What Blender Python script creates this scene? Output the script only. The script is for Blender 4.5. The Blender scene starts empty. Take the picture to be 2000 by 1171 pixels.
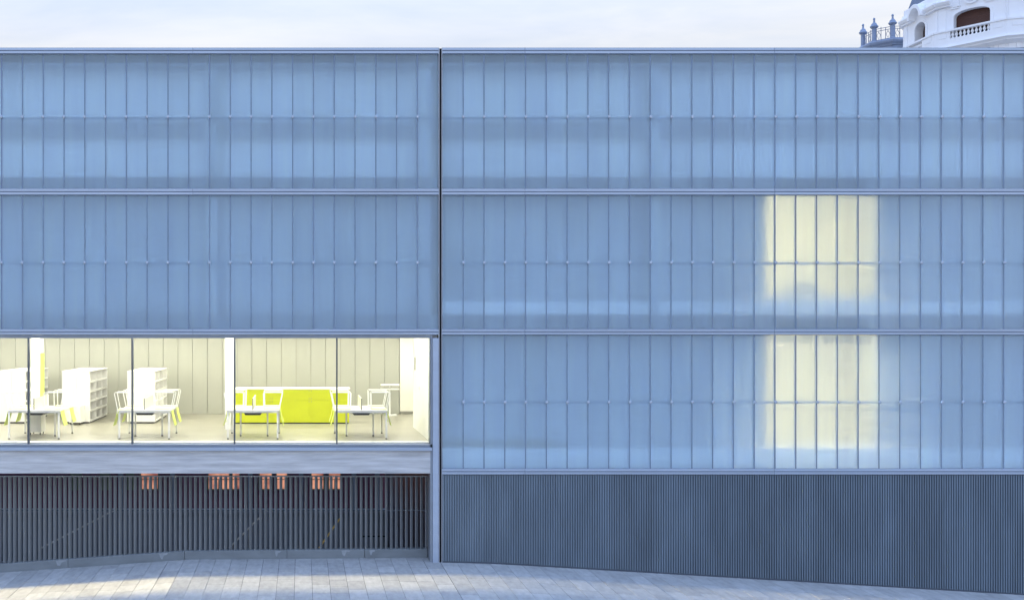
import bpy, math, random
from mathutils import Vector
random.seed(7)
C = bpy.context.scene.collection
S = bpy.context.scene
R = math.radians

# ------------------------------------------------------------------ camera
EYE = Vector((-3.375, -26.0, 5.61))
cam = bpy.data.objects.new('camera', bpy.data.cameras.new('camera'))
C.objects.link(cam)
cam.location = EYE
cam.rotation_euler = (R(90), 0, 0)
cam.data.sensor_width = 36.0
cam.data.lens = 36.0 * 2080 / 2000
cam.data.shift_x = 410 / 2000
cam.data.shift_y = 62.5 / 2000
cam.data.clip_start = 0.5
cam.data.clip_end = 6000
S.camera = cam

# ------------------------------------------------------------------ sky, sun, exposure
SUN_EL, SUN_AZ = 4.6, -89.85          # degrees; sun low on the left, a hair behind the facade plane
world = bpy.data.worlds.new('World')
S.world = world
world.use_nodes = True
nt = world.node_tree
nt.nodes.clear()
def wn(t, **k):
    n = nt.nodes.new(t)
    for a, b in k.items():
        setattr(n, a, b)
    return n
out = wn('ShaderNodeOutputWorld')
bg = wn('ShaderNodeBackground')
bg.inputs['Strength'].default_value = 0.05
nish = wn('ShaderNodeTexSky', sky_type='NISHITA', sun_disc=False)
nish.sun_elevation = R(SUN_EL)
nish.sun_rotation = R(SUN_AZ)
nish.air_density = 1.0
nish.dust_density = 1.0
nish.ozone_density = 2.0
tc = wn('ShaderNodeTexCoord')
mp = wn('ShaderNodeMapping')
mp.inputs['Scale'].default_value = (1.6, 1.6, 7.0)
mp.inputs['Location'].default_value = (3.1, 1.7, 0.4)
mp.inputs['Rotation'].default_value = (R(6), R(9), R(20))
no = wn('ShaderNodeTexNoise')
no.inputs['Scale'].default_value = 2.2
no.inputs['Detail'].default_value = 7
no.inputs['Roughness'].default_value = 0.55
no.inputs['Distortion'].default_value = 0.35
rm = wn('ShaderNodeMapRange')
rm.inputs['From Min'].default_value = 0.30
rm.inputs['From Max'].default_value = 0.72
rm.inputs['To Min'].default_value = 0.94
rm.inputs['To Max'].default_value = 1.0
sep = wn('ShaderNodeSeparateXYZ')
rm2 = wn('ShaderNodeMapRange')
rm2.inputs['From Min'].default_value = 0.34
rm2.inputs['From Max'].default_value = 0.62
el = wn('ShaderNodeMapRange')           # thin high cloud, denser to the horizon
el.inputs['From Min'].default_value = 0.15
el.inputs['From Max'].default_value = 0.9
el.inputs['To Min'].default_value = 1.0
el.inputs['To Max'].default_value = 0.7
mul = wn('ShaderNodeMath', operation='MULTIPLY')
mix = wn('ShaderNodeMix', data_type='RGBA')
ccol = wn('ShaderNodeMix', data_type='RGBA')     # cloud sheet: pale by the horizon, bluer and brighter overhead
ccol.inputs['A'].default_value = (2.48, 2.52, 2.64, 1)
ccol.inputs['B'].default_value = (3.7, 5.3, 8.8, 1)
cel = wn('ShaderNodeMapRange')
cel.inputs['From Min'].default_value = 0.25
cel.inputs['From Max'].default_value = 0.85
nt.links.new(cel.outputs['Result'], ccol.inputs['Factor'])
shade = wn('ShaderNodeMix', data_type='RGBA', blend_type='MULTIPLY')
shade.inputs['Factor'].default_value = 1.0
tint = wn('ShaderNodeMix', data_type='RGBA')
tint.inputs['A'].default_value = (0.86, 0.91, 1.0, 1)
tint.inputs['B'].default_value = (1.06, 1.05, 1.04, 1)
nt.links.new(ccol.outputs['Result'], shade.inputs['A'])
nt.links.new(tint.outputs['Result'], shade.inputs['B'])
nt.links.new(shade.outputs['Result'], mix.inputs['B'])
L = nt.links.new
L(tc.outputs['Generated'], mp.inputs['Vector'])
L(mp.outputs['Vector'], no.inputs['Vector'])
L(no.outputs['Fac'], rm.inputs['Value'])
L(tc.outputs['Generated'], sep.inputs['Vector'])
L(sep.outputs['Z'], el.inputs['Value'])
L(sep.outputs['Z'], cel.inputs['Value'])
L(no.outputs['Fac'], rm2.inputs['Value'])
L(rm2.outputs['Result'], tint.inputs['Factor'])
L(rm.outputs['Result'], mul.inputs[0])
L(el.outputs['Result'], mul.inputs[1])
L(mul.outputs[0], mix.inputs['Factor'])
L(nish.outputs['Color'], mix.inputs['A'])
L(mix.outputs['Result'], bg.inputs['Color'])
L(bg.outputs['Background'], out.inputs['Surface'])

sd = bpy.data.lights.new('sun', 'SUN')
sd.energy = 5.0
sd.angle = R(0.5)
sd.color = (1.0, 0.80, 0.38)
sun = bpy.data.objects.new('sun', sd)
C.objects.link(sun)
_d = Vector((math.sin(R(SUN_AZ)) * math.cos(R(SUN_EL)), math.cos(R(SUN_AZ)) * math.cos(R(SUN_EL)), math.sin(R(SUN_EL))))
sun.rotation_euler = _d.to_track_quat('Z', 'Y').to_euler()
sun.location = (-60, 0, 60)

S.view_settings.view_transform = 'Standard'
S.view_settings.look = 'None'
S.view_settings.gamma = 1.0
S.view_settings.use_curve_mapping = False
S.view_settings.exposure = 2.86
S.cycles.max_bounces = 12
S.cycles.transmission_bounces = 10
S.cycles.transparent_max_bounces = 12
S.cycles.use_denoising = True
S.cycles.sample_clamp_indirect = 6.0
S.cycles.caustics_refractive = True

# ------------------------------------------------------------------ materials
def mat(name, col, rough=0.6, metal=0.0, amt=0.12, scale=3.0, stretch=(1, 1, 1), bump=0.0, bscale=None,
        rnd=0.0, trans=0.0, ior=1.45, emit=None, estr=0.0, spec=0.5, col2=None, detail=6):
    m = bpy.data.materials.new(name)
    m.use_nodes = True
    t = m.node_tree
    b = t.nodes['Principled BSDF']
    b.inputs['Roughness'].default_value = rough
    b.inputs['Metallic'].default_value = metal
    b.inputs['IOR'].default_value = ior
    b.inputs['Transmission Weight'].default_value = trans
    b.inputs['Specular IOR Level'].default_value = spec
    g = t.nodes.new('ShaderNodeNewGeometry')
    mpn = t.nodes.new('ShaderNodeMapping')
    mpn.inputs['Scale'].default_value = stretch
    t.links.new(g.outputs['Position'], mpn.inputs['Vector'])
    n = t.nodes.new('ShaderNodeTexNoise')
    n.inputs['Scale'].default_value = scale
    n.inputs['Detail'].default_value = detail
    n.inputs['Roughness'].default_value = 0.6
    t.links.new(mpn.outputs['Vector'], n.inputs['Vector'])
    mx = t.nodes.new('ShaderNodeMix')
    mx.data_type = 'RGBA'
    lo = tuple(c * (1 - amt) for c in col)
    hi = col2 if col2 else tuple(min(1, c * (1 + amt)) for c in col)
    mx.inputs['A'].default_value = (*lo, 1)
    mx.inputs['B'].default_value = (*hi, 1)
    r = t.nodes.new('ShaderNodeMapRange')
    r.inputs['From Min'].default_value = 0.3
    r.inputs['From Max'].default_value = 0.7
    t.links.new(n.outputs['Fac'], r.inputs['Value'])
    t.links.new(r.outputs['Result'], mx.inputs['Factor'])
    src = mx.outputs['Result']
    if rnd:
        oi = t.nodes.new('ShaderNodeObjectInfo')
        mr = t.nodes.new('ShaderNodeMapRange')
        mr.inputs['To Min'].default_value = 1 - rnd
        mr.inputs['To Max'].default_value = 1 + rnd
        t.links.new(oi.outputs['Random'], mr.inputs['Value'])
        hs = t.nodes.new('ShaderNodeHueSaturation')
        t.links.new(mr.outputs['Result'], hs.inputs['Value'])
        t.links.new(src, hs.inputs['Color'])
        src = hs.outputs['Color']
    t.links.new(src, b.inputs['Base Color'])
    if bump:
        n2 = t.nodes.new('ShaderNodeTexNoise')
        n2.inputs['Scale'].default_value = bscale or scale * 4
        n2.inputs['Detail'].default_value = 4
        t.links.new(mpn.outputs['Vector'], n2.inputs['Vector'])
        bp = t.nodes.new('ShaderNodeBump')
        bp.inputs['Strength'].default_value = bump
        bp.inputs['Distance'].default_value = 0.02
        t.links.new(n2.outputs['Fac'], bp.inputs['Height'])
        t.links.new(bp.outputs['Normal'], b.inputs['Normal'])
    if emit:
        b.inputs['Emission Color'].default_value = (*emit, 1)
        b.inputs['Emission Strength'].default_value = estr
    return m

M = {}
M['glass'] = mat('channel_glass', (0.765, 0.895, 1.0), 0.72, amt=0.045, scale=1.1, stretch=(3.5, 1, 0.3), rnd=0.028, trans=0.82, ior=1.28, spec=0.4)
M['joint'] = mat('glazing_joint', (0.20, 0.26, 0.35), 0.6, amt=0.1)
M['alu'] = mat('anodised_aluminium', (0.44, 0.52, 0.64), 0.42, 0.55, amt=0.06, scale=1.2, stretch=(0.4, 1, 3), rnd=0.05)
M['alu_pale'] = mat('pale_aluminium', (0.62, 0.66, 0.72), 0.35, 0.5, amt=0.05)
M['gap'] = mat('shadow_gap', (0.012, 0.014, 0.02), 0.8)
M['clip'] = mat('steel_clip', (0.48, 0.54, 0.62), 0.5, 0.2, amt=0.05)
M['darkalu'] = mat('shade_strip_dark', (0.09, 0.11, 0.14), 0.45, 0.4, amt=0.08)
M['frame'] = mat('window_frame', (0.27, 0.31, 0.36), 0.5, 0.3, amt=0.08)
M['clad'] = mat('ribbed_cladding', (0.175, 0.225, 0.275), 0.45, 0.3, amt=0.16, scale=1.3, rnd=0.08, stretch=(1.6, 1, 0.35))
M['concrete'] = mat('board_marked_concrete', (0.52, 0.53, 0.54), 0.85, amt=0.24, scale=2.5, stretch=(0.35, 1, 5), bump=0.3, bscale=9)
M['kerb'] = mat('kerb_concrete', (0.20, 0.225, 0.24), 0.85, amt=0.12, scale=2.2, stretch=(0.7, 1, 1.6), bump=0.2, rnd=0.05)
M['mortar'] = mat('pale_mortar', (0.30, 0.33, 0.355), 0.9, amt=0.15, scale=8)
M['slab'] = mat('granite_paving', (0.37, 0.375, 0.375), 0.75, amt=0.14, scale=3.5, stretch=(2.2, 0.8, 1), bump=0.08, bscale=30, rnd=0.10, spec=0.3)
M['bed'] = mat('paving_bed', (0.07, 0.075, 0.085), 0.95, amt=0.2)
M['ground'] = mat('street_ground', (0.22, 0.22, 0.22), 0.9, amt=0.15, scale=0.4)
M['fin'] = mat('fence_steel', (0.28, 0.30, 0.31), 0.45, 0.25, amt=0.10, scale=1.0, rnd=0.08, stretch=(1, 1, 0.4))
M['inner_pale'] = mat('inner_wall_pale', (0.92, 0.93, 0.94), 0.8, amt=0.06, scale=0.7)
M['inner'] = mat('inner_wall_grey', (0.56, 0.59, 0.63), 0.8, amt=0.1, scale=0.7)
M['slabedge'] = mat('slab_edge', (0.27, 0.29, 0.33), 0.9, amt=0.15)
M['beamgrey'] = mat('inner_beam_grey', (0.40, 0.42, 0.46), 0.85, amt=0.1)
M['white'] = mat('white_paint', (0.80, 0.80, 0.77), 0.5, amt=0.02)
M['cream'] = mat('cream_glass_wall', (0.37, 0.378, 0.325), 0.35, amt=0.03, scale=0.8, rnd=0.02)
M['cream_plain'] = mat('cream_plaster', (0.74, 0.74, 0.66), 0.6, amt=0.02)
M['groove'] = mat('groove', (0.25, 0.25, 0.21), 0.8)
M['floor'] = mat('grey_floor', (0.32, 0.308, 0.245), 0.32, amt=0.06, scale=1.0, stretch=(0.6, 1.4, 1), bump=0.0)
M['lime'] = mat('lime_laminate', (0.525, 0.58, 0.006), 0.4, amt=0.03)
M['lime_pale'] = mat('lime_plastic', (0.66, 0.80, 0.14), 0.4, amt=0.03)
M['seat'] = mat('pale_lime_seat', (0.78, 0.84, 0.42), 0.4, amt=0.03)
M['black'] = mat('black_plastic', (0.02, 0.02, 0.022), 0.5)
M['screen'] = mat('frosted_screen', (0.66, 0.67, 0.52), 0.45, amt=0.02)
M['shelfback'] = mat('shelf_back', (0.36, 0.355, 0.30), 0.7, amt=0.04)  # darkened to stand in for the shade inside the shelf cells
M['greytrim'] = mat('grey_trim', (0.22, 0.22, 0.20), 0.5)
M['lamp'] = mat('lamp_diffuser', (0.9, 0.9, 0.9), 0.5, emit=(1.0, 0.97, 0.83), estr=2.3)
M['lampf'] = mat('window_lamp_diffuser', (0.9, 0.9, 0.9), 0.5, emit=(1.0, 0.96, 0.82), estr=3.0)
M['lamp2'] = mat('room_lamp_diffuser', (0.9, 0.9, 0.9), 0.5, emit=(1.0, 0.74, 0.38), estr=4.6)
M['pane'] = mat('clear_pane', (1, 1, 1), 0.0, amt=0.0, trans=1.0, ior=1.35)
M['maroon'] = mat('maroon_wall', (0.16, 0.065, 0.10), 0.8, amt=0.2)
M['litwin'] = mat('lit_curtain', (0.7, 0.3, 0.2), 0.8, amt=0.3, scale=2, emit=(1.0, 0.50, 0.30), estr=0.095)
M['dimwin'] = mat('dim_window', (0.14, 0.15, 0.10), 0.6, amt=0.2)
M['underwall'] = mat('court_wall', (0.24, 0.255, 0.28), 0.85, amt=0.15, scale=1.5)
M['railwhite'] = mat('white_handrail', (0.55, 0.55, 0.54), 0.35, 0.2)
M['railyellow'] = mat('yellow_handrail', (0.75, 0.52, 0.16), 0.5)
M['stone'] = mat('white_render', (0.87, 0.88, 0.90), 0.8, amt=0.03, scale=0.8)
M['stone_blue'] = mat('blue_grey_stone', (0.27, 0.33, 0.45), 0.8, amt=0.12, scale=2)
M['slate'] = mat('slate', (0.13, 0.17, 0.25), 0.6, amt=0.25, scale=9, stretch=(1, 1, 3))
M['iron'] = mat('painted_iron', (0.17, 0.21, 0.30), 0.5, amt=0.1)
M['blind'] = mat('brown_blind', (0.085, 0.034, 0.024), 0.55, amt=0.3, scale=4, stretch=(1, 1, 12))
M['dark'] = mat('dark_glass', (0.03, 0.035, 0.05), 0.2)
M['shadeblock'] = mat('shade_block_ochre', (0.42, 0.33, 0.25), 0.85, amt=0.12)

def uneven(m, lo, hi, scale, stretch):
    t = m.node_tree; b = t.nodes['Principled BSDF']
    g = t.nodes.new('ShaderNodeNewGeometry'); mp_ = t.nodes.new('ShaderNodeMapping'); mp_.inputs['Scale'].default_value = stretch
    n = t.nodes.new('ShaderNodeTexNoise'); n.inputs['Scale'].default_value = scale
    cr = t.nodes.new('ShaderNodeValToRGB')
    cr.color_ramp.elements[0].position = 0.36; cr.color_ramp.elements[0].color = (*lo, 1)
    cr.color_ramp.elements[1].position = 0.62; cr.color_ramp.elements[1].color = (*hi, 1)
    t.links.new(g.outputs['Position'], mp_.inputs['Vector']); t.links.new(mp_.outputs['Vector'], n.inputs['Vector'])
    t.links.new(n.outputs['Fac'], cr.inputs['Fac']); t.links.new(cr.outputs['Color'], b.inputs['Emission Color'])
uneven(M['litwin'], (0.22, 0.035, 0.03), (1.0, 0.44, 0.26), 1.6, (1.5, 1, 1.2))
# ------------------------------------------------------------------ mesh helpers
class MB:
    def __init__(s):
        s.v, s.f = [], []
    def quad(s, a, b, c, d):
        i = len(s.v); s.v += [tuple(a), tuple(b), tuple(c), tuple(d)]; s.f.append((i, i+1, i+2, i+3)); return s
    def poly(s, pts):
        i = len(s.v); s.v += [tuple(p) for p in pts]; s.f.append(tuple(range(i, i+len(pts)))); return s
    def box(s, x0, x1, y0, y1, z0, z1):
        i = len(s.v)
        s.v += [(x, y, z) for z in (z0, z1) for y in (y0, y1) for x in (x0, x1)]
        for f in ((0,2,3,1),(4,5,7,6),(0,1,5,4),(2,6,7,3),(0,4,6,2),(1,3,7,5)):
            s.f.append(tuple(i+k for k in f))
        return s
    def obox(s, o, ax, ay, az):            # box from corner o with three edge vectors
        o, ax, ay, az = map(Vector, (o, ax, ay, az))
        i = len(s.v)
        for k in range(8):
            p = o + (ax if k & 1 else ax*0) + (ay if k & 2 else ay*0) + (az if k & 4 else az*0)
            s.v.append(tuple(p))
        for f in ((0,2,3,1),(4,5,7,6),(0,1,5,4),(2,6,7,3),(0,4,6,2),(1,3,7,5)):
            s.f.append(tuple(i+k for k in f))
        return s
    def prism(s, pts, d):                  # polygon pts (3-D) extruded by vector d
        n = len(pts); i = len(s.v); d = Vector(d)
        s.v += [tuple(p) for p in pts] + [tuple(Vector(p)+d) for p in pts]
        s.f.append(tuple(range(i+n-1, i-1, -1))); s.f.append(tuple(range(i+n, i+2*n)))
        for k in range(n):
            j = (k+1) % n
            s.f.append((i+k, i+j, i+n+j, i+n+k))
        return s
    def tube(s, pts, r, n=6):
        pts = [Vector(p) for p in pts]
        i = len(s.v)
        for k, p in enumerate(pts):
            t = (pts[min(k+1, len(pts)-1)] - pts[max(k-1, 0)]).normalized()
            a = t.cross(Vector((0, 0, 1)))
            if a.length < 0.05: a = t.cross(Vector((1, 0, 0)))
            a.normalize(); b = t.cross(a)
            for q in range(n):
                w = 2*math.pi*q/n
                s.v.append(tuple(p + a*math.cos(w)*r + b*math.sin(w)*r))
        for k in range(len(pts)-1):
            for q in range(n):
                q2 = (q+1) % n
                s.f.append((i+k*n+q, i+k*n+q2, i+(k+1)*n+q2, i+(k+1)*n+q))
        s.f.append(tuple(i+q for q in range(n-1, -1, -1)))
        s.f.append(tuple(i+(len(pts)-1)*n+q for q in range(n)))
        return s
    def lathe(s, prof, n=8, c=(0, 0, 0)):
        i = len(s.v)
        for r, z in prof:
            for q in range(n):
                w = 2*math.pi*(q+0.5)/n
                s.v.append((c[0]+r*math.cos(w), c[1]+r*math.sin(w), c[2]+z))
        for k in range(len(prof)-1):
            for q in range(n):
                q2 = (q+1) % n
                s.f.append((i+k*n+q, i+k*n+q2, i+(k+1)*n+q2, i+(k+1)*n+q))
        s.f.append(tuple(i+q for q in range(n-1, -1, -1)))
        s.f.append(tuple(i+(len(prof)-1)*n+q for q in range(n)))
        return s
    def mesh(s, name, m):
        me = bpy.data.meshes.new(name)
        me.from_pydata(s.v, [], s.f)
        me.materials.append(M[m] if isinstance(m, str) else m)
        me.update()
        return me
    def build(s, name, m, parent=None, loc=(0, 0, 0), bevel=0.0):
        o = bpy.data.objects.new(name, s.mesh(name, m))
        C.objects.link(o)
        o.location = loc
        if parent: o.parent = parent
        if bevel:
            bv = o.modifiers.new('bevel', 'BEVEL'); bv.width = bevel; bv.segments = 2; bv.limit_method = 'ANGLE'
        return o
def put(name, me, parent=None, loc=(0, 0, 0), rot=(0, 0, 0)):
    o = bpy.data.objects.new(name, me)
    C.objects.link(o); o.location = loc; o.rotation_euler = rot
    if parent: o.parent = parent
    return o
def tag(o, label=None, cat=None, group=None, kind=None):
    if label: o['label'] = label
    if cat: o['category'] = cat
    if group: o['group'] = group
    if kind: o['kind'] = kind
    return o
def thing(name, label, cat, loc=(0, 0, 0), rz=0.0, group=None):
    o = bpy.data.objects.new(name, None)
    C.objects.link(o); o.location = loc; o.rotation_euler = (0, 0, rz); o.empty_display_size = 0.2
    return tag(o, label, cat, group)
def copy_thing(src, loc, label):
    c = src.copy(); C.objects.link(c); c.location = loc; c['label'] = label
    for ch in src.children:
        d = ch.copy(); C.objects.link(d); d.parent = c
        for g in ch.children:
            e = g.copy(); C.objects.link(e); e.parent = d
    return c

# ================================================================== GROUND
def gz(x):                                   # the pavement falls away to both sides
    if x > 2.0: return -0.059 * (min(x, 40) - 0.75)
    if x > -0.5: return -0.059 * (x + 0.5)**2 / 5.0
    if x > -6.3: return 0.008 * (x + 0.5)
    return -0.05 + 0.070 * (max(x, -34) + 6.3)

HX0, HX1, HY0, HY1 = -22.0, 30.0, 0.62, 17.0   # the building's footprint below ground is open (sunken court)
xs = [-3000, -300, -34, HX0, -12, -6.3, -0.5, 0, 0.4, 0.8, 1.2, 1.6, 2.0, 6, 14, 22, HX1, 40, 300, 3000]
ys = [-3000, -300, -40, -12, HY0, HY1, 60, 300, 3000]
g = MB()
for i in range(len(xs)-1):
    for j in range(len(ys)-1):
        if HX0 <= xs[i] < HX1 and HY0 <= ys[j] < HY1: continue
        a, b = xs[i], xs[i+1]; c, d = ys[j], ys[j+1]
        g.quad((a, c, gz(a)-0.03), (b, c, gz(b)-0.03), (b, d, gz(b)-0.03), (a, d, gz(a)-0.03))
gr = g.build('ground', 'ground'); tag(gr, kind='structure')

pav = MB()
for a, b in zip([-22, -12, -6.3, -0.5, 0, 0.4, 0.8, 1.2, 1.6, 2, 6, 14, 22], [-12, -6.3, -0.5, 0, 0.4, 0.8, 1.2, 1.6, 2, 6, 14, 22, 30]):
    pav.quad((a, -12, gz(a)-0.018), (b, -12, gz(b)-0.018), (b, HY0, gz(b)-0.018), (a, HY0, gz(a)-0.018))
pavement = pav.build('pavement', 'bed'); tag(pavement, kind='structure')
# granite slabs: columns 0.4 m wide running away from the building, staggered cross joints
cand, rest = [], MB()
cw = 0.40
for side, x_start, x_end in ((0, -6.3, -22.0), (1, -6.3, 0.0), (2, 0.0, 30.0)):
    n = int(round(abs(x_end - x_start) / cw)); w = (x_end - x_start) / n
    for k in range(n):
        xa, xb = sorted((x_start + k*w, x_start + (k+1)*w))
        y = (0.60 if xb <= 0.01 else 0.10) - 0.0
        first = random.uniform(0.25, 0.85)
        while y > -12:
            y2 = max(y - first, -12); first = random.choice((0.62, 0.8, 0.8, 1.0))
            gp = 0.004 if k else 0.009
            px = 590 + ((xa+xb)/2 - EYE.x) * 2080 / (26 + (y+y2)/2)
            py = 648 + (EYE.z - gz((xa+xb)/2)) * 2080 / (26 + y)
            vis = -30 < px < 2030 and py < 1171 and -4.6 < y
            x0, x1 = xa + gp, xb - 0.004
            z0, z1 = gz(x0), gz(x1)
            dz = random.uniform(-0.0008, 0.0008)
            me = MB() if vis else rest
            i = len(me.v)
            me.v += [(x0, y-0.004, z0+dz), (x1, y-0.004, z1+dz), (x1, y2+0.004, z1+dz), (x0, y2+0.004, z0+dz),
                     (x0, y-0.004, z0-0.03), (x1, y-0.004, z1-0.03), (x1, y2+0.004, z1-0.03), (x0, y2+0.004, z0-0.03)]
            for f in ((3,2,1,0),(0,1,5,4),(1,2,6,5),(2,3,7,6),(3,0,4,7)):
                me.f.append(tuple(i+q for q in f))
            if vis: cand.append((y, me))
            y = y2
cand.sort(key=lambda c: -c[0])
for y, me in cand[:300]:
    me.build('paving_slab', 'slab', pavement)
for y, me in cand[300:]:
    i = len(rest.v); rest.v += me.v; rest.f += [tuple(i+q for q in f) for f in me.f]
tag(rest.build('paving_slabs', 'slab', pavement), kind='stuff')

# ================================================================== THE GLASS BUILDING
bld = thing('library_building', 'long blue channel glass building with a lit reading room behind a wide window', 'building')
PW = 0.5075                                   # module of the channel glass
XL, XR = -0.03, 0.03                          # edges of the two blocks at the black joint
NL, NR = 36, 32
rows = [(9.105, 12.385, 10.85), (5.685, 8.94, 7.30), (2.285, 5.535, 3.90)]
panel_me = []
for z0, z1, zc in rows:
    h = z1 - z0; w = PW - 0.008; t = 0.008; fl = 0.03
    prof = [(0, 0), (w, 0), (w, fl), (w-t, fl), (w-t, t), (t, t), (t, fl), (0, fl)]
    panel_me.append(MB().prism([(x, y, 0) for x, y in prof][::-1], (0, 0, h)).mesh('glass_panel', 'glass'))
clip_me = MB().lathe([(0.024, 0), (0.038, 0.015), (0.038, 0.04), (0.024, 0.05)], 8).mesh('clip', 'clip')
joint_mes = [MB().box(-0.013, 0.013, -0.002, 0.05, 0, z1-z0).mesh('glazing_joint', 'joint') for z0, z1, zc in rows]
for r, (z0, z1, zc) in enumerate(rows):
    cols = [XR + 0.022 + k*PW for k in range(NR)]
    if r < 2: cols += [XL - 0.022 - (k+1)*PW for k in range(NL)]
    for x in cols:
        put('glass_panel', panel_me[r], bld, (x + 0.004, random.uniform(0, 0.003), z0))
        e = x if x < 0 else x + PW
        put('glazing_joint', joint_mes[r], bld, (e, 0, z0))
        put('clip', clip_me, bld, (e, -0.012, zc), (R(90), 0, 0))
# aluminium strips between the rows
def strips(x0, x1, ztop, zbot, joints, dark=True):
    m = (ztop + zbot) / 2
    js = [x0] + sorted(j for j in joints if x0 < j < x1) + [x1]
    for a, b in zip(js[:-1], js[1:]):
        MB().box(a+0.005, b-0.005, -0.035, 0.0, m+0.012, ztop-0.010).build('trim_strip', 'alu', bld)
        MB().box(a+0.005, b-0.005, -0.035, 0.0, zbot+0.012, m-0.012).build('trim_strip', 'alu', bld)
    MB().box(x0, x1, -0.014, 0.08, zbot, ztop).build('trim_core', 'joint', bld)
jr = [2.06 + 6.09*k for k in range(-6, 6)]
jl = [-6.04 + 6.09*k for k in range(-4, 2)]
XLL, XRR = XL - 0.02 - NL*PW, XR + 0.02 + NR*PW
for zt, zb in ((12.54, 12.385), (9.105, 8.945), (5.685, 5.54)):
    strips(XLL, XL-0.012, zt, zb, jl); strips(XR+0.012, XRR, zt, zb, jr)
strips(XR+0.012, XRR, 2.285, 2.135, jr)
# the black vertical joint with its two flashings
MB().box(-0.03, 0.03, 0.03, 0.30, -0.3, 12.53).build('shadow_gap', 'gap', bld)
MB().box(-0.042, -0.03, -0.045, 0.10, 0.0, 12.53).build('flashing', 'alu_pale', bld)
MB().box(0.03, 0.042, -0.040, 0.10, -0.2, 12.53).build('flashing', 'alu_pale', bld)
# ribbed cladding of the plinth
ribs, pitch, dep = 17, 0.06, 0.042
v, f = [], []
pts = []
for k in range(ribs):
    x = k*pitch
    pts += [(x+0.002, 0), (x+0.006, -dep), (x+0.036, -dep), (x+0.040, 0)]
pts.append((ribs*pitch, 0))
cm = MB()
for (xa, ya), (xb, yb) in zip(pts[:-1], pts[1:]):
    cm.quad((xa, ya, -2.0), (xb, yb, -2.0), (xb, yb, 2.125), (xa, ya, 2.125))
clad_me = cm.mesh('cladding_panel', 'clad')
for k in range(16):
    put('cladding_panel', clad_me, bld, (0.05 + k*1.02, random.uniform(0.012, 0.022), 0))
MB().box(0.045, XRR, 0.05, 0.4, -2.2, 2.13).build('plinth_wall', 'slabedge', bld)
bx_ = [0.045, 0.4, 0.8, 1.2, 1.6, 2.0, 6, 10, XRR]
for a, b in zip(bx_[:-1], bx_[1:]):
    MB().prism([(a, -0.036, gz(a)-0.1), (b, -0.036, gz(b)-0.1), (b, -0.036, gz(b)+0.035), (a, -0.036, gz(a)+0.035)], (0, 0.03, 0)).build('base_shade_strip', 'darkalu', bld)  # dark strip stands in for the shade line where cladding meets pavement
# concrete beam under the window, corner post, sill
MB().box(XLL, -0.24, 0.0, 0.45, 2.16, 2.72).build('concrete_beam', 'concrete', bld, bevel=0.01)
MB().box(-0.19, -0.045, -0.03, 0.62, -0.2, 5.46).build('corner_post', 'alu', bld, bevel=0.006)
MB().box(-0.245, -0.195, 0.0, 0.4, -0.1, 5.46).build('corner_flashing', 'frame', bld)
js = [XLL] + [-10.06, -7.525, -5.025, -2.525] + [-0.2]
for a, b in zip(js[:-1], js[1:]):
    MB().box(a+0.003, b-0.003, -0.055, 0.16, 2.722, 2.80).build('sill', 'alu', bld)
# the window: frame > mullions, panes
win = MB().box(XLL, -0.195, 0.0, 0.14, 5.46, 5.538).box(XLL, -0.195, 0.0, 0.14, 2.802, 2.87).box(-0.245, -0.197, -0.004, 0.14, 2.87, 5.46).build('window', 'frame', bld)
MB().box(XLL, -0.246, -0.02, -0.001, 2.86, 2.875).build('glazing_bead', 'alu_pale', win)
for x in (-10.06, -7.525, -5.025, -2.525):
    MB().box(x-0.018, x+0.018, -0.01, 0.12, 2.87, 5.46).build('mullion', 'darkalu', win)
for a, b in zip(js[:-1], js[1:]):
    MB().box(a+0.022, min(b-0.022, -0.247), 0.05, 0.062, 2.872, 5.458).build('pane', 'pane', win)

# cavity behind the channel glass: inner walls, slab edges, rails
def inner(x0, x1, z0, z1, m, y=0.5): MB().box(x0, x1, y, y+0.15, z0, z1).build('inner_wall', m, bld)
for x0, x1 in ((XLL, -0.05), (0.05, XRR)):
    inner(x0, x1, 9.0, 12.5, 'inner_pale')
    MB().box(x0, x1, 0.10, 0.498, 9.06, 9.40).build('slab_edge', 'slabedge', bld)
    MB().box(x0, x1, 0.10, 0.5, 12.12, 12.45).build('slab_edge', 'slabedge', bld)
    MB().box(x0, x1, 0.28, 0.44, 10.46, 10.80).build('inner_beam', 'beamgrey', bld)
    MB().box(x0, x1, 0.10, 0.655, 5.60, 6.018).build('slab_edge', 'slabedge', bld)
    for z0, z1, zc in rows[:(3 if x0 > 0 else 2)]:
        MB().box(x0, x1, 0.075, 0.105, zc-0.035, zc+0.015).build('rail', 'joint', bld)
inner(XLL, -0.05, 6.02, 9.06, 'inner')
WX0, WX1 = 8.16, 10.92
inner(0.05, WX0, 6.02, 9.06, 'inner'); inner(WX1, XRR, 6.02, 9.06, 'inner'); inner(WX0, WX1, 6.02, 6.52, 'inner')
inner(0.05, WX0, 2.2, 5.6, 'inner'); inner(WX1, XRR, 2.2, 5.6, 'inner'); inner(WX0, WX1, 2.2, 2.83, 'inner')
MB().box(0.05, XRR, 0.22, 0.5, 6.03, 6.36).build('inner_sill', 'inner_pale', bld)
MB().box(0.05, XRR, 0.22, 0.5, 2.2, 2.75).build('inner_sill', 'inner_pale', bld)
for x in (-5.6, -0.35, 5.3):
    MB().box(x-0.14, x+0.14, 0.2, 0.45, 6.0, 12.4).build('inner_column', 'inner', bld)
for z0 in (9.13, 5.70):                        # dark ducts above the two lit openings
    MB().box(WX0+0.15, WX1-0.45, 0.055, 0.098, z0, z0+0.21).build('cable_duct', 'darkalu', bld)
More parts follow.
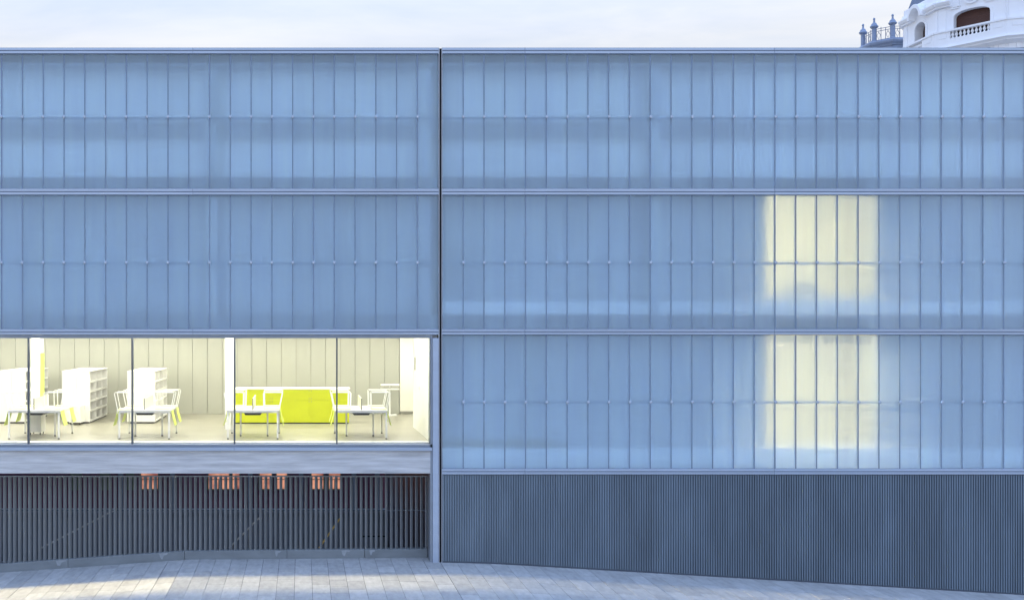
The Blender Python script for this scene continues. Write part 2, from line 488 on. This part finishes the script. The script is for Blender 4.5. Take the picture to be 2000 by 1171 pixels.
# two lit rooms on the right
for z0, z1, zw in ((6.0, 9.6, 9.0), (2.3, 5.92, 5.6)):
    MB().box(WX0-1.2, WX1+1.5, 3.6, 3.7, z0, z1).box(WX0-1.3, WX0-1.2, 0.651, 3.7, z0, z1).box(WX1+1.5, WX1+1.6, 0.651, 3.7, z0, z1) \
        .box(WX0-1.3, WX1+1.6, 0.651, 3.7, z0-0.08, z0).box(WX0-1.3, WX1+1.6, 0.651, 3.7, z1, z1+0.05).build('lit_room', 'cream_plain', bld)
    MB().box(WX0-0.2, WX1+0.2, 0.75, 1.15 if z0 > 5 else 1.32, z1-0.08, z1-0.01).build('ceiling_lamp', 'lamp2', bld)
MB().prism([(8.7, 1.0, 6.0), (9.9, 1.0, 6.0), (9.5, 1.0, 6.95), (8.8, 1.0, 6.6)], (0, 0.5, 0)).build('stored_panel', 'inner', bld)
# roof, back and sides of the block
MB().box(XLL, XRR, 0.1, 10.2, 12.2, 12.5).build('roof', 'ground', bld)
MB().box(XLL-0.2, XLL, 0.0, 10.2, -2.6, 12.5).build('side_wall', 'inner', bld)
MB().box(XRR, XRR+0.2, 0.0, 10.2, -2.6, 12.5).build('side_wall', 'inner', bld)
MB().box(XLL, XRR, 10.0, 10.2, 2.2, 12.5).build('rear_wall', 'inner', bld)

# ---- reading room
FZ = 2.90
MB().box(XLL, 3.0, 0.45, 9.9, 2.55, FZ).build('room_floor', 'floor', bld)
MB().box(XLL, -0.25, 0.145, 0.45, 2.73, FZ+0.01).build('room_sill', 'white', bld)
MB().box(XLL, 3.0, 0.145, 9.9, 5.60, 5.62).build('room_ceiling', 'white', bld)
MB().box(-0.208, -0.06, 0.145, 4.37, 2.73, 5.60).build('room_wall', 'white', bld)
MB().box(-0.05, 3.0, 4.2, 4.37, FZ, 5.6).build('room_wall', 'white', bld)
MB().box(-0.135, 3.0, 9.28, 9.4, FZ, 5.6).build('room_wall', 'cream_plain', bld)
MB().box(-0.135, 3.0, 9.262, 9.28, FZ, FZ+0.09).build('skirting', 'groove', bld)
MB().box(XLL, -0.15, 9.34, 9.4, FZ, 5.6).build('room_wall', 'groove', bld)
wp = MB().box(0.006, 0.483, 0, 0.05, 0.0, 5.6-FZ).mesh('wall_panel', 'cream')
for k in range(37):
    put('wall_panel', wp, bld, (-0.15 - (k+1)*0.489, 9.28, FZ))
MB().box(-0.235, -0.211, 3.75, 3.78, 4.55, 4.90).build('door_pull', 'greytrim', bld)
MB().box(-0.214, -0.209, 2.7, 2.78, 4.05, 4.13).build('light_switch', 'screen', bld)
for x in (-10.89, -5.51):
    c = MB().box(x, x+0.255, 3.5, 3.95, FZ, 5.6).build('column', 'white', bld)
    if x < -10:
        MB().box(x+0.257, x+0.275, 3.52, 3.93, FZ+0.9, 5.02).build('lime_board', 'lime_pale', c)
    else:
        MB().box(x+0.09, x+0.13, 3.490, 3.499, 3.98, 4.02).box(x+0.09, x+0.13, 3.490, 3.499, 3.88, 3.92).build('light_switch', 'screen', c)
for y, xe in ((0.38, -0.6), (2.9, -0.6), (5.4, 2.8), (7.9, 2.8)):
    MB().box(-18.0, xe, y-0.15, y+0.15, 5.54, 5.598).build('ceiling_lamp', 'lampf' if y < 1 else 'lamp', bld)

# ================================================================== FURNITURE
# desk local origin: floor level under the middle of the near edge
def make_desk(loc, label):
    t = thing('desk', label, 'desk', loc, group='bench desks along the window')
    MB().box(-0.67, 0.67, 0, 1.68, 0.71, 0.735).build('tabletop', 'white', t, bevel=0.004)
    fr = MB()
    fr.box(-0.64, 0.64, 0.03, 0.07, 0.665, 0.708).box(-0.64, 0.64, 1.61, 1.65, 0.665, 0.708)
    fr.box(-0.64, -0.60, 0.07, 1.61, 0.665, 0.708).box(0.60, 0.64, 0.07, 1.61, 0.665, 0.708)
    fr.build('frame', 'white', t)
    for x, y in ((-0.63, 0.05), (0.63, 0.05), (-0.63, 1.63), (0.63, 1.63), (-0.35, 0.85), (0.35, 0.85)):
        l = MB().box(x-0.02, x+0.02, y-0.02, y+0.02, 0.025, 0.664).build('leg', 'white', t)
        MB().box(x-0.022, x+0.022, y-0.022, y+0.022, 0.0, 0.025).build('foot', 'black', l)
    MB().prism([(-0.23, 0.12, 0.655), (0.23, 0.12, 0.655), (0.19, 0.12, 0.60), (-0.19, 0.12, 0.60)], (0, 1.4, 0)).build('cable_tray', 'black', t)
    sc = MB().box(-0.012, 0.012, 0.06, 1.58, 0.75, 1.03).build('privacy_screen', 'screen', t)
    MB().box(-0.014, 0.014, 0.045, 0.059, 0.736, 1.032).build('edge_trim', 'greytrim', sc)
    return t
DX = [-10.17, -7.375, -4.625, -1.87]
dl = ['white bench desk nearest the left edge of the lit window, pedestal beneath it',
      'white bench desk in front of the middle bookcase, crossed by the second mullion',
      'white bench desk beside the white column, left half of the lime sideboard behind it',
      'white bench desk nearest the white side wall, at the right end of the sideboard']
d0 = make_desk((DX[0], 0.94, FZ), dl[0])
for x, l in zip(DX[1:], dl[1:]): copy_thing(d0, (x, 0.94, FZ), l)

# upturned sled chair: lies on its seat, back hanging over the desk end (towards +x), runners up
def make_chair(sgn):
    t = thing('chair', '', 'chair', group='lime chairs upturned on the desks')
    s = sgn
    MB().box(*sorted((-0.20*s, 0.20*s)), -0.21, 0.21, 0.006, 0.024).build('seat', 'seat', t, bevel=0.004)
    bk = MB()
    prof = [(0.215, -0.03), (0.235, -0.16), (0.275, -0.30), (0.305, -0.40)]
    for (xa, za), (xb, zb) in zip(prof[:-1], prof[1:]):
        bk.obox((s*xa, -0.2, za), (s*0.012, 0, 0), (0, 0.40, 0), (s*(xb-xa), 0, zb-za))
    bk.build('backrest', 'lime_pale', t)
    for y in (-0.2, 0.2):
        MB().tube([(-0.19*s, y, 0.026), (-0.20*s, y, 0.42), (-0.18*s, y, 0.44), (0.27*s, y, 0.44), (0.29*s, y, 0.42),
                   (0.21*s, y, 0.03), (0.215*s, y, -0.10)], 0.011, 6).build('sled_frame', 'white', t)
    MB().tube([(0.17*s, -0.2, 0.436), (0.17*s, 0.2, 0.436)], 0.010, 6).build('crossbar', 'white', t)
    return t
where = ['the desk nearest the left edge', 'the desk before the middle bookcase', 'the desk beside the white column', 'the desk nearest the side wall']
ch = {1: None, -1: None}
for k, x in enumerate(DX):
    for s, sn in ((-1, 'left'), (1, 'right')):
        for y, yn in ((1.22, 'near'), (2.30, 'far')):
            lab = 'upturned lime chair on the %s %s corner of %s' % (yn, sn, where[k])
            p = (x + s*0.455 + random.uniform(-0.02, 0.02), y + random.uniform(-0.04, 0.04), FZ + 0.737)
            if ch[s] is None:
                ch[s] = make_chair(s); ch[s].location = p; ch[s]['label'] = lab
            else:
                copy_thing(ch[s], p, lab)

# mobile pedestals
def make_pedestal(loc, label):
    t = thing('drawer_pedestal', label, 'pedestal', loc, group='white drawer pedestals')
    MB().box(-0.17, 0.17, 0.012, 0.5, 0.07, 0.56).build('body', 'white', t)
    for a, b in ((0.075, 0.23), (0.235, 0.39), (0.395, 0.555)):
        MB().box(-0.165, 0.165, 0, 0.012, a, b).build('drawer', 'white', t)
    for x in (-0.13, 0.13):
        for y in (0.08, 0.42):
            MB().lathe([(0.03, -0.012), (0.03, 0.012)], 10).build('caster', 'black', t, (x, y, 0.032)).rotation_euler = (0, R(90), 0)
    return t
p0 = make_pedestal((-10.42, 2.05, FZ), 'white drawer pedestal on casters underneath the leftmost desk')
copy_thing(p0, (-10.0, 5.05, FZ), 'white drawer pedestal standing against the end panel of the second bookcase')

# double-sided bookcases
def make_bookcase(loc, label):
    t = thing('bookcase', label, 'bookcase', loc, group='white double-sided bookcases')
    W, Ln, H = 0.83, 2.8, 1.53
    for a, b in ((-W, -W/2-0.003), (-W/2+0.003, 0)):
        MB().box(a, b, 0, 0.025, 0.05, H).build('end_panel', 'white', t)
        MB().box(a, b, Ln-0.025, Ln, 0.05, H).build('end_panel', 'white', t)
    MB().box(-W-0.004, 0.004, -0.004, Ln+0.004, H+0.001, H+0.026).build('top', 'white', t)
    MB().box(-W/2-0.01, -W/2+0.01, 0.026, Ln-0.026, 0.05, H).build('back_panel', 'shelfback', t)
    MB().box(-W+0.03, -0.03, 0.03, Ln-0.03, 0, 0.049).build('plinth', 'black', t)
    for k in (1, 2):
        y = Ln*k/3
        MB().box(-W/2+0.012, -0.002, y-0.018, y+0.018, 0.05, H).build('divider', 'white', t)
        MB().box(-W+0.002, -W/2-0.012, y-0.018, y+0.018, 0.05, H).build('divider', 'white', t)
    for k in range(3):
        ya, yb = Ln*k/3 + 0.028, Ln*(k+1)/3 - 0.028
        for z in (0.05, 0.34, 0.63, 0.92, 1.21):
            MB().box(-W/2+0.012, -0.004, ya, yb, z, z+0.022).box(-0.026, -0.004, ya, yb, z+0.023, z+0.05).build('shelf', 'white', t)
    return t
b0 = make_bookcase((-11.57, 5.58, FZ), 'white double-sided bookcase cut by the left edge, partly behind the column')
copy_thing(b0, (-9.66, 5.58, FZ), 'white bookcase with empty shelves between the first and second mullion')
copy_thing(b0, (-7.73, 5.58, FZ), 'white bookcase with empty shelves crossed by the second mullion')

# lime sideboard
t = thing('sideboard', 'long lime green sideboard with a white top against the reading room wall', 'sideboard', (-5.44, 5.5, FZ))
MB().box(0, 3.46, 0.02, 0.5, 0.035, 1.01).build('body', 'lime', t)
MB().box(-0.01, 3.48, -0.01, 0.51, 1.012, 1.055).build('top', 'white', t, bevel=0.005)
MB().box(0.02, 3.44, 0.05, 0.48, 0.0, 0.034).build('plinth', 'black', t)
for k in range(3):
    a, b = k*1.153 + 0.003, (k+1)*1.153 - 0.003
    lo = MB().box(a, b, 0, 0.019, 0.04, 0.70).build('door', 'lime', t)
    hi = MB().box(a, b, 0, 0.019, 0.706, 1.008).build('drawer', 'lime', t)
    for x in (a+0.03, b-0.03):
        MB().lathe([(0.012, 0), (0.012, 0.004)], 8).build('knob', 'groove', lo, (x, -0.001, 0.655)).rotation_euler = (R(90), 0, 0)
        for z in (0.745, 0.97):
            MB().lathe([(0.012, 0), (0.012, 0.004)], 8).build('knob', 'groove', hi, (x, -0.001, z)).rotation_euler = (R(90), 0, 0)
# display stand by the back wall
t = thing('display_stand', 'white stand with two trays on a thin post near the back wall', 'stand', (-0.52, 8.6, FZ))
MB().box(-0.12, 0.22, -0.12, 0.22, 0, 0.03).build('base', 'white', t)
MB().box(-0.03, 0.02, 0, 0.05, 0.03, 0.98).build('post', 'white', t)
for z in (0.845, 0.985):
    MB().box(-0.30, 0.30, -0.2, 0.2, z, z+0.035).build('tray', 'white', t)

# ================================================================== FENCE AND SUNKEN COURT
FY = 0.56
fen = thing('louvre_fence', 'dark steel fence of upright angled fins below the concrete beam', 'fence', (0, 0, 0))
fp = 0.1254
ca, sa = math.cos(0.65), math.sin(0.65)
fx = -0.29
fins = 0
while fx > XLL:
    zb = gz(fx) + 0.20
    hgt = 2.0 - zb
    me = MB().obox((0, 0, 0), (sa*0.098, ca*0.098, 0), (-ca*0.014, sa*0.014, 0), (0, 0, hgt))
    o = me.build('fin', 'fin', fen, (fx, FY, zb))
    o.rotation_euler = (0, 0, random.uniform(-0.025, 0.025))
    fx -= fp
for a, b in ((XLL, -6.2), (-6.2, -3.1), (-3.1, -0.25)):
    MB().box(a+0.003, b-0.003, FY-0.012, FY+0.06, 2.001, 2.03).build('top_rail', 'fin', fen)
    MB().box(a+0.003, b-0.003, FY+0.11, FY+0.13, 1.14, 1.17).build('mid_rail', 'darkalu', fen)
pl = thing('kerb_wall', 'low grey concrete kerb with mortar patches carrying the louvre fence', 'kerb', (0, 0, 0))
ks = [XLL, -11.6, -9.2, -6.3, -3.75, -1.82, -0.25]
for a, b in zip(ks[:-1], ks[1:]):
    m = MB(); i = 0
    za, zb = gz(a), gz(b)
    v = [(a+0.004, FY-0.06, za-0.3), (b-0.004, FY-0.06, zb-0.3), (b-0.004, FY+0.2, zb-0.3), (a+0.004, FY+0.2, za-0.3),
         (a+0.004, FY-0.06, za+0.215), (b-0.004, FY-0.06, zb+0.215), (b-0.004, FY+0.2, zb+0.215), (a+0.004, FY+0.2, za+0.215)]
    m.v = v; m.f = [(0,3,2,1),(4,5,6,7),(0,1,5,4),(1,2,6,5),(2,3,7,6),(3,0,4,7)]
    k = m.build('kerb_stone', 'kerb', pl, bevel=0.008)
    for q in range(random.choice((1, 2))):
        x = random.choice((a+0.12, b-0.3, random.uniform(a, b-0.5))); w = random.uniform(0.12, 0.3)
        z = gz(x) + 0.215
        pts = [(0, .02), (.08, .09), (.15, .13), (.28, .155), (.4, .15), (.5, .085), (.62, .06), (.85, .055), (1, .04), (1, .014), (.5, .012)]
        MB().poly([(x+w*p, FY-0.0635-0.0015*q, gz(x+w*p)+0.215-q_*random.uniform(0.85, 1.1)) for p, q_ in pts[::-1]]).build('mortar_patch', 'mortar', k)
# court behind and below the fence
crt = thing('sunken_court', 'dim sunken court with maroon back wall and lit windows behind the louvre fence', 'court')
MB().box(HX0, 0.3, 0.70, 17.0, -3.5, -3.3).build('floor', 'underwall', crt)
MB().box(XLL, -0.25, FY+0.205, FY+0.35, -3.3, -0.45).build('retaining_wall', 'underwall', crt)
MB().box(HX0, 0.3, 16.0, 16.3, -1.33, 5.5).build('back_wall', 'maroon', crt)
MB().box(HX0, 0.3, 15.55, 16.3, -3.3, -1.46).build('low_wall', 'underwall', crt)
MB().box(HX0, 0.3, 15.5, 16.3, -1.455, -1.335).build('ledge', 'underwall', crt)
MB().box(-0.15, 0.3, 0.80, 15.5, -3.3, 2.4).build('side_wall', 'darkalu', crt)
MB().box(XLL-0.15, XLL-0.005, 0.80, 15.5, -3.3, 2.4).build('side_wall', 'darkalu', crt)
MB().box(XLL, 0.3, 0.46, 9.9, 2.50, 2.54).build('soffit', 'slabedge', crt)
for px in (233, 335, 488, 588, 692, 738):
    x = EYE.x + (px-590)*41.6/2080
    MB().box(x-0.09, x+0.09, 15.85, 15.998, -1.33, 5.4).build('pilaster', 'underwall', crt)
def cx(px, D=42.0): return EYE.x + (px-590)*D/2080
for a, b, m in ((138, 160, 'dimwin'), (196, 216, 'dimwin'), (246, 262, 'dimwin'), (273, 311, 'litwin'), (405, 450, 'litwin'), (452, 470, 'litwin'),
                (505, 533, 'litwin'), (538, 563, 'litwin'), (606, 634, 'litwin'), (640, 667, 'litwin')):
    w = MB().box(cx(a)+0.04, cx(b)-0.04, 15.965, 15.985, -0.56, 1.3).build('window', m, crt)
    MB().box(cx(a), cx(a)+0.05, 15.94, 15.998, -0.61, 1.34).box(cx(b)-0.05, cx(b), 15.94, 15.998, -0.61, 1.34) \
        .box(cx(a)+0.051, cx(b)-0.051, 15.94, 15.998, -0.61, -0.561).box(cx(a)+0.051, cx(b)-0.051, 15.94, 15.998, -0.20, -0.17) \
        .box((cx(a)+cx(b))/2-0.015, (cx(a)+cx(b))/2+0.015, 15.95, 15.996, -0.56, -0.201).build('window_frame', 'dimwin', w)
def handrail(x0, y, z0, x1, z1, m, label):
    t = thing('handrail', label, 'handrail')
    MB().tube([(x0, y, z0), (x1, y, z1)], 0.022, 8).build('rail', m, t)
    for k in range(4):
        f = (k+0.5)/4
        x, z = x0+(x1-x0)*f, z0+(z1-z0)*f
        MB().tube([(x, y, z-0.9), (x, y, z)], 0.012, 6).build('post', 'fin', t)
    return t
handrail(-10.15, 1.5, 0.02, -8.25, 1.0, 'railwhite', 'pale sloping stair rail behind the left part of the louvre fence')
handrail(-5.25, 1.5, 0.05, -4.45, 0.85, 'railwhite', 'short pale sloping stair rail behind the middle of the fence')
handrail(-2.95, 1.5, 0.02, -2.40, 0.80, 'railyellow', 'yellowish steep stair rail behind the fence below the last lit windows')
t = thing('bicycle_rack', 'black tubular rack behind the right end of the fence', 'rack', (-1.45, 2.2, -0.45))
MB().tube([(-0.35, 0, 0), (-0.35, 0, 0.62), (-0.3, 0, 0.66), (0.28, 0, 0.66), (0.33, 0, 0.62), (0.40, 0, 0)], 0.02, 6).build('hoop', 'black', t)
MB().tube([(-0.35, 0, 0.32), (0.36, 0, 0.32)], 0.016, 6).build('crossbar', 'black', t)
MB().box(-0.6, 0.6, -0.2, 0.2, -2.85, -0.02).build('plinth', 'underwall', t)

# ================================================================== WHITE TOWER BEHIND
TC = Vector((37.17, 34.8, 0)); RB = 5.84; RW = 5.50
tw = thing('white_tower', 'ornate white rendered tower with arched windows and balustrade above the roof', 'tower')
def dec(r, k, z=0.0):
    w = R(180 + 18 + 36*k)
    return Vector((TC.x + r*math.cos(w), TC.y + r*math.sin(w), z))
def ring(mb, prof, faces=range(10)):          # sweep of a (radius, z) outline along the given faces
    n = len(prof)
    for k in faces:
        for (ra, za), (rb, zb) in zip(prof[:-1], prof[1:]):
            mb.quad(dec(ra, k-1, za), dec(ra, k, za), dec(rb, k, zb), dec(rb, k-1, zb))
        mb.poly([dec(r, k-1, z) for r, z in prof][::-1]); mb.poly([dec(r, k, z) for r, z in prof])
    return mb
def face(k, r):                               # origin (mid of face k), u along it to the right, outward normal
    a, b = dec(r, k-1), dec(r, k)
    u = (b-a).normalized(); o = (a+b)/2
    n = Vector((o.x-TC.x, o.y-TC.y, 0)).normalized()
    return o, u, n, (b-a).length/2
def at(o, u, n, s, z, d=0.0):
    p = o + u*s + n*d
    return Vector((p.x, p.y, z))
def arch_pts(hw, zs, rise, seg=14, p=2.3):
    pts = []
    for i in range(seg+1):
        w = math.pi*(1 - i/seg)
        c, s_ = math.cos(w), math.sin(w)
        pts.append((hw*math.copysign(abs(c)**(2/p), c), zs + rise*abs(s_)**(2/p)))
    return pts
Z0, Z1 = 20.6, 24.4
body = MB()
ring(body, [(RW-0.25, 0.0), (RW-0.25, 20.6)])
body.build('lower_wall', 'stone', tw)
for k in range(10):
    o, u, n, hl = face(k, RW)
    wide = k % 2 == 1
    hw, zs, rise, depth = (0.90, 22.80, 0.34, 0.30) if wide else (0.52, 22.86, 0.40, 0.45)
    A = arch_pts(hw, zs, rise, p=2.4 if wide else 2.0)
    w = MB()
    w.quad(at(o,u,n,-hl,Z0), at(o,u,n,-hw,Z0), at(o,u,n,-hw,Z1), at(o,u,n,-hl,Z1))
    w.quad(at(o,u,n,hw,Z0), at(o,u,n,hl,Z0), at(o,u,n,hl,Z1), at(o,u,n,hw,Z1))
    for (sa_, za), (sb, zb) in zip(A[:-1], A[1:]):
        w.quad(at(o,u,n,sa_,za), at(o,u,n,sb,zb), at(o,u,n,sb,Z1), at(o,u,n,sa_,Z1))
        w.quad(at(o,u,n,sa_,za), at(o,u,n,sa_,za,-depth), at(o,u,n,sb,zb,-depth), at(o,u,n,sb,zb))
    for s_ in (-hw, hw):
        w.quad(at(o,u,n,s_,Z0), at(o,u,n,s_,Z0,-depth), at(o,u,n,s_,zs,-depth), at(o,u,n,s_,zs))
    wall = w.build('wall', 'stone', tw)
    # moulded archivolt round the opening
    m = MB()
    O = arch_pts(hw+0.13, zs, rise+0.13, p=2.4 if wide else 2.0)
    A2 = arch_pts(hw+0.005, zs, rise+0.005, p=2.4 if wide else 2.0)
    A2 = [(-hw-0.005, Z0)] + A2 + [(hw+0.005, Z0)]; O = [(-hw-0.13, Z0)] + O + [(hw+0.13, Z0)]
    for i in range(len(A2)-1):
        q = [at(o,u,n,*A2[i],0.002), at(o,u,n,*A2[i+1],0.002), at(o,u,n,*O[i+1],0.002), at(o,u,n,*O[i],0.002)]
        m.prism(q, n*0.05)
    m.build('archivolt', 'stone', wall)
    bl = MB()
    w.quad(at(o,u,n,-hw,Z0,-depth-0.12), at(o,u,n,hw,Z0,-depth-0.12), at(o,u,n,hw,zs+rise,-depth-0.12), at(o,u,n,-hw,zs+rise,-depth-0.12)) if False else None
    MB().obox(at(o,u,n,-hw-0.05,Z0,-depth-0.14), u*(2*hw+0.1), n*0.02, (0, 0, zs+rise-Z0)).build('glass', 'dark', wall)
    zz = 22.12
    while zz < zs + rise:
        bl.obox(at(o,u,n,-hw-0.05,zz,-depth-0.05), u*(2*hw+0.1), n*0.02, (0, 0, 0.085)); zz += 0.09
    bl.build('blind', 'blind', wall)
    # pilasters near the corners
    for s_ in (-hl+0.06, hl-0.40):
        MB().obox(at(o,u,n,s_,Z0,0.002), u*0.34, n*0.045, (0, 0, 23.45-Z0)).build('pilaster', 'stone', wall)
    # balustrade
    ob, ub, nb, hb = face(k, RB)
    bal = MB().obox(at(ob,ub,nb,-hb,21.24,-0.26), ub*2*hb, nb*0.26, (0, 0, 0.42)).obox(at(ob,ub,nb,-hb,22.06,-0.27), ub*2*hb, nb*0.30, (0, 0, 0.10)).build('balustrade', 'stone', tw)
    bw = 0.98 if wide else 0.62
    for sa_, sb in ((-hb, -bw), (bw, hb)):
        pb = MB().obox(at(ob,ub,nb,sa_+0.001,21.661,-0.24), ub*(sb-sa_-0.002), nb*0.22, (0, 0, 0.398)).build('parapet_block', 'stone', bal)
        L0 = (sb-sa_)*0.55
        MB().obox(at(ob,ub,nb,(sa_+sb)/2-L0/2,21.72,-0.019), ub*L0, nb*0.02, (0, 0, 0.25)).build('raised_panel', 'stone', pb)
    if k in (0, 1):
        nbal = 10 if wide else 7
        for i in range(nbal):
            s_ = -bw + (i+0.5)*2*bw/nbal
            p = at(ob,ub,nb,s_,21.661,-0.13)
            MB().lathe([(0.075, 0), (0.075, 0.03), (0.04, 0.06), (0.035, 0.09), (0.078, 0.17), (0.07, 0.22), (0.04, 0.30), (0.035, 0.35), (0.07, 0.37), (0.07, 0.398)], 8).build('baluster', 'stone', bal, p)
# balcony slab with moulded cornice and brackets
cor = MB()
ring(cor, [(RB-0.8, 21.239), (RB+0.12, 21.239), (RB+0.14, 21.18), (RB+0.02, 21.08), (RB+0.0, 21.02), (RB-0.22, 20.90), (RB-0.28, 20.86), (RB-0.8, 20.86)])
cor.build('balcony_cornice', 'stone', tw)
for k in (0, 1, 2):
    o, u, n, hl = face(k, RW-0.24)
    for s_ in (-1.2, -0.4, 0.4, 1.2):
        MB().obox(at(o,u,n,s_-0.09,20.60,0.0), u*0.18, n*0.30, (0, 0, 0.259)).build('bracket', 'stone', tw)
# upper cornice (broken by the cartouche on wide faces)
for k in range(10):
    wide = k % 2 == 1
    o, u, n, hl = face(k, RW)
    prof = [(0.003, 23.46), (0.16, 23.50), (0.16, 23.56), (0.24, 23.62), (0.30, 23.74), (0.30, 23.80), (0.12, 23.90), (0.08, 24.06), (0.003, 24.10)]
    segs = [(-hl-0.05, -1.02), (1.02, hl+0.05)] if wide else [(-hl-0.05, -0.62), (0.62, hl+0.05)]
    for a, b in segs:
        MB().prism([at(o,u,n,a,z,d) for d, z in prof], u*(b-a)).build('cornice', 'stone', tw)
    if not wide:                              # arched hood over the narrow window
        h = MB()
        I = [(0.50*math.cos(math.pi*i/14), 23.50 + 0.56*math.sin(math.pi*i/14)) for i in range(15)]
        Oo = [(0.66*math.cos(math.pi*i/14), 23.50 + 0.78*math.sin(math.pi*i/14)) for i in range(15)]
        for i in range(14):
            h.prism([at(o,u,n,*I[i],0.003), at(o,u,n,*I[i+1],0.003), at(o,u,n,*Oo[i+1],0.003), at(o,u,n,*Oo[i],0.003)], n*0.42)
        h.build('hood', 'stone', tw)
    else:                                     # round cartouche with frame and swags
        c = MB()
        for r0, r1, d in ((0.20, 0.27, 0.09), (0.33, 0.42, 0.12)):
            for i in range(20):
                w0, w1 = 2*math.pi*i/20, 2*math.pi*(i+1)/20
                c.prism([at(o,u,n,r*math.cos(w_),23.82+r*math.sin(w_),0.003) for r, w_ in ((r0,w0),(r0,w1),(r1,w1),(r1,w0))], n*d)
        c.build('cartouche', 'stone', tw)
        fr = MB()
        for s_ in (-1, 1):
            fr.obox(at(o,u,n,s_*0.66-0.03,23.40,0.003), u*0.06, n*0.08, (0, 0, 0.9))
            fr.obox(at(o,u,n,s_*0.86-0.22,23.30,0.003), u*0.44, n*0.06, (0, 0, 0.06))
            fr.prism([at(o,u,n,s_*0.55,23.42,0.003), at(o,u,n,s_*0.95,23.38,0.003), at(o,u,n,s_*0.75,23.62,0.003)], n*0.06)
        fr.build('frame_moulding', 'stone', tw)
rf = MB()
ring(rf, [(RW+0.02, 24.05), (RW-0.15, 24.3), (RW-0.55, 25.4), (RW-1.0, 27.5), (RW-2.4, 29.5), (0.2, 30.6)])
rf.build('roof', 'slate', tw)

# ================================================================== BLUE-GREY TURRET LEFT OF THE TOWER
tu = thing('grey_turret', 'blue grey stone turret with iron railing left of the white tower', 'turret')
Q = [Vector((37.35, 54.5, 0)), Vector((37.35, 49.95, 0)), Vector((38.25, 49.0, 0)), Vector((43.0, 49.0, 0))]
TZ = 26.25
def along(mb, a, b, prof, ext=0.0):           # sweep (outward, z) outline from a to b
    u = (b-a).normalized(); n = Vector((u.y, -u.x, 0))
    a2, b2 = a-u*ext, b+u*ext
    pts = [a2 + n*d + Vector((0, 0, z)) for d, z in prof]
    mb.prism(pts, b2-a2); return u, n
wl = MB()
base = [Q[0], Q[1], Q[2], Q[3], Vector((43.0, 54.5, 0))]
wl.prism([p + Vector((0, 0, 0)) for p in base], (0, 0, TZ-0.45))
wl.build('wall', 'stone_blue', tu)
lg = MB()
for a, b in zip(Q[:-1], Q[1:]):
    along(lg, a, b, [(-0.4, TZ-0.44), (0.05, TZ-0.44), (0.10, TZ-0.34), (0.26, TZ-0.22), (0.30, TZ-0.10), (0.26, TZ), (-0.4, TZ)], 0.12)
lg.build('ledge', 'stone_blue', tu)
for a, b in zip(Q[:-1], Q[1:]):
    u = (b-a).normalized(); n = Vector((u.y, -u.x, 0)); ln = (b-a).length
    s0 = 0.15 if ln < 2 else 0.25
    w = MB().obox(a + u*s0 + n*0.003 + Vector((0, 0, TZ-1.35)), u*(min(ln, 2.4)-2*s0), n*0.03, (0, 0, 0.72)).build('window', 'dark', tu)
    for q in range(4):
        MB().obox(a + u*(s0+0.0) + n*0.034 + Vector((0, 0, TZ-1.33+q*0.19)), u*(min(ln, 2.4)-2*s0), n*0.02, (0, 0, 0.05)).build('slat', 'stone_blue', w)
def railing(a, b, nb):
    u = (b-a).normalized()
    r = MB()
    for z in (0.10, 0.74, 0.90): r.tube([a + Vector((0,0,TZ+z)), b + Vector((0,0,TZ+z))], 0.022, 5)
    L0 = (b-a).length
    for i in range(nb):
        p = a + u*(L0*(i+0.5)/nb)
        r.tube([p + Vector((0,0,TZ)), p + Vector((0,0,TZ+(1.0 if i % 2 else 0.9)))], 0.022, 5)
        if i < nb-1 and i % 2 == 0:
            c = p + u*(L0*0.5/nb) + Vector((0, 0, TZ+0.42)); d = L0*0.42/nb
            dz = Vector((0, 0, 0.24)); du = u*d
            r.tube([c+dz, c+du, c-dz, c-du, c+dz], 0.018, 5)
            r.tube([c-dz*1.3, c-dz], 0.014, 4); r.tube([c+dz, c+dz*1.3], 0.014, 4)
    r.build('railing', 'iron', tu)
ins = Vector((0.12, 0.12, 0))
q0, q1, q2, q3 = (Q[1]+Vector((0.1, 1.55, 0))), Q[1]+Vector((0.1, 0.05, 0)), Q[2]+Vector((0.02, 0.1, 0)), Q[3]+Vector((0, 0.1, 0))
railing(q0, q1, 5); railing(q1, q2, 4); railing(q2, q3, 14)
for p in (q0, q1, q2, q2 + Vector((2.6, 0, 0))):
    ps = MB().lathe([(0.19, 0), (0.19, 0.10), (0.15, 0.14), (0.15, 0.98)], 8).build('post', 'stone_blue', tu, (p.x, p.y, TZ))
    MB().lathe([(0.16, 0.98), (0.25, 1.04), (0.29, 1.12), (0.22, 1.20), (0.17, 1.32), (0.13, 1.36), (0.08, 1.40), (0.06, 1.55), (0.085, 1.66), (0.05, 1.74)], 10).build('finial', 'stone_blue', ps)

# ================================================================== BLOCKS ADDED OUT OF FRAME, LEFT (cast the shade on facade, pavement and towers)
def block(name, label, x0, x1, y0, y1, h, m):
    t = thing(name, label, 'building', group='unseen blocks added on the left to cast shade')
    MB().box(x0, x1, y0, y1, -3.0, h).build('wall', m, t)
    wm = MB().box(0, 0.05, 0, 1.1, 0, 1.7).mesh('window', 'dark')
    z = 2.0
    while z < h - 2.5:
        y = y0 + 1.2
        while y < min(y1, y0+32) - 2:
            put('window', wm, t, (x1 - 0.02, y, z)); y += 3.0
        z += 3.2
    MB().box(x0-0.2, x1+0.2, y0-0.02, y1+0.2, h+0.001, h+0.4).build('roof', 'slate', t)
block('shade_block', 'tall unseen ochre block added on the left to shade facade, tower and turret', -50, -29, -1.25, 55, 35, 'shadeblock')
block('shade_block', 'lower unseen ochre block added far left to shade the outer pavement', -150, -110, -40, -2.5, 16, 'shadeblock')
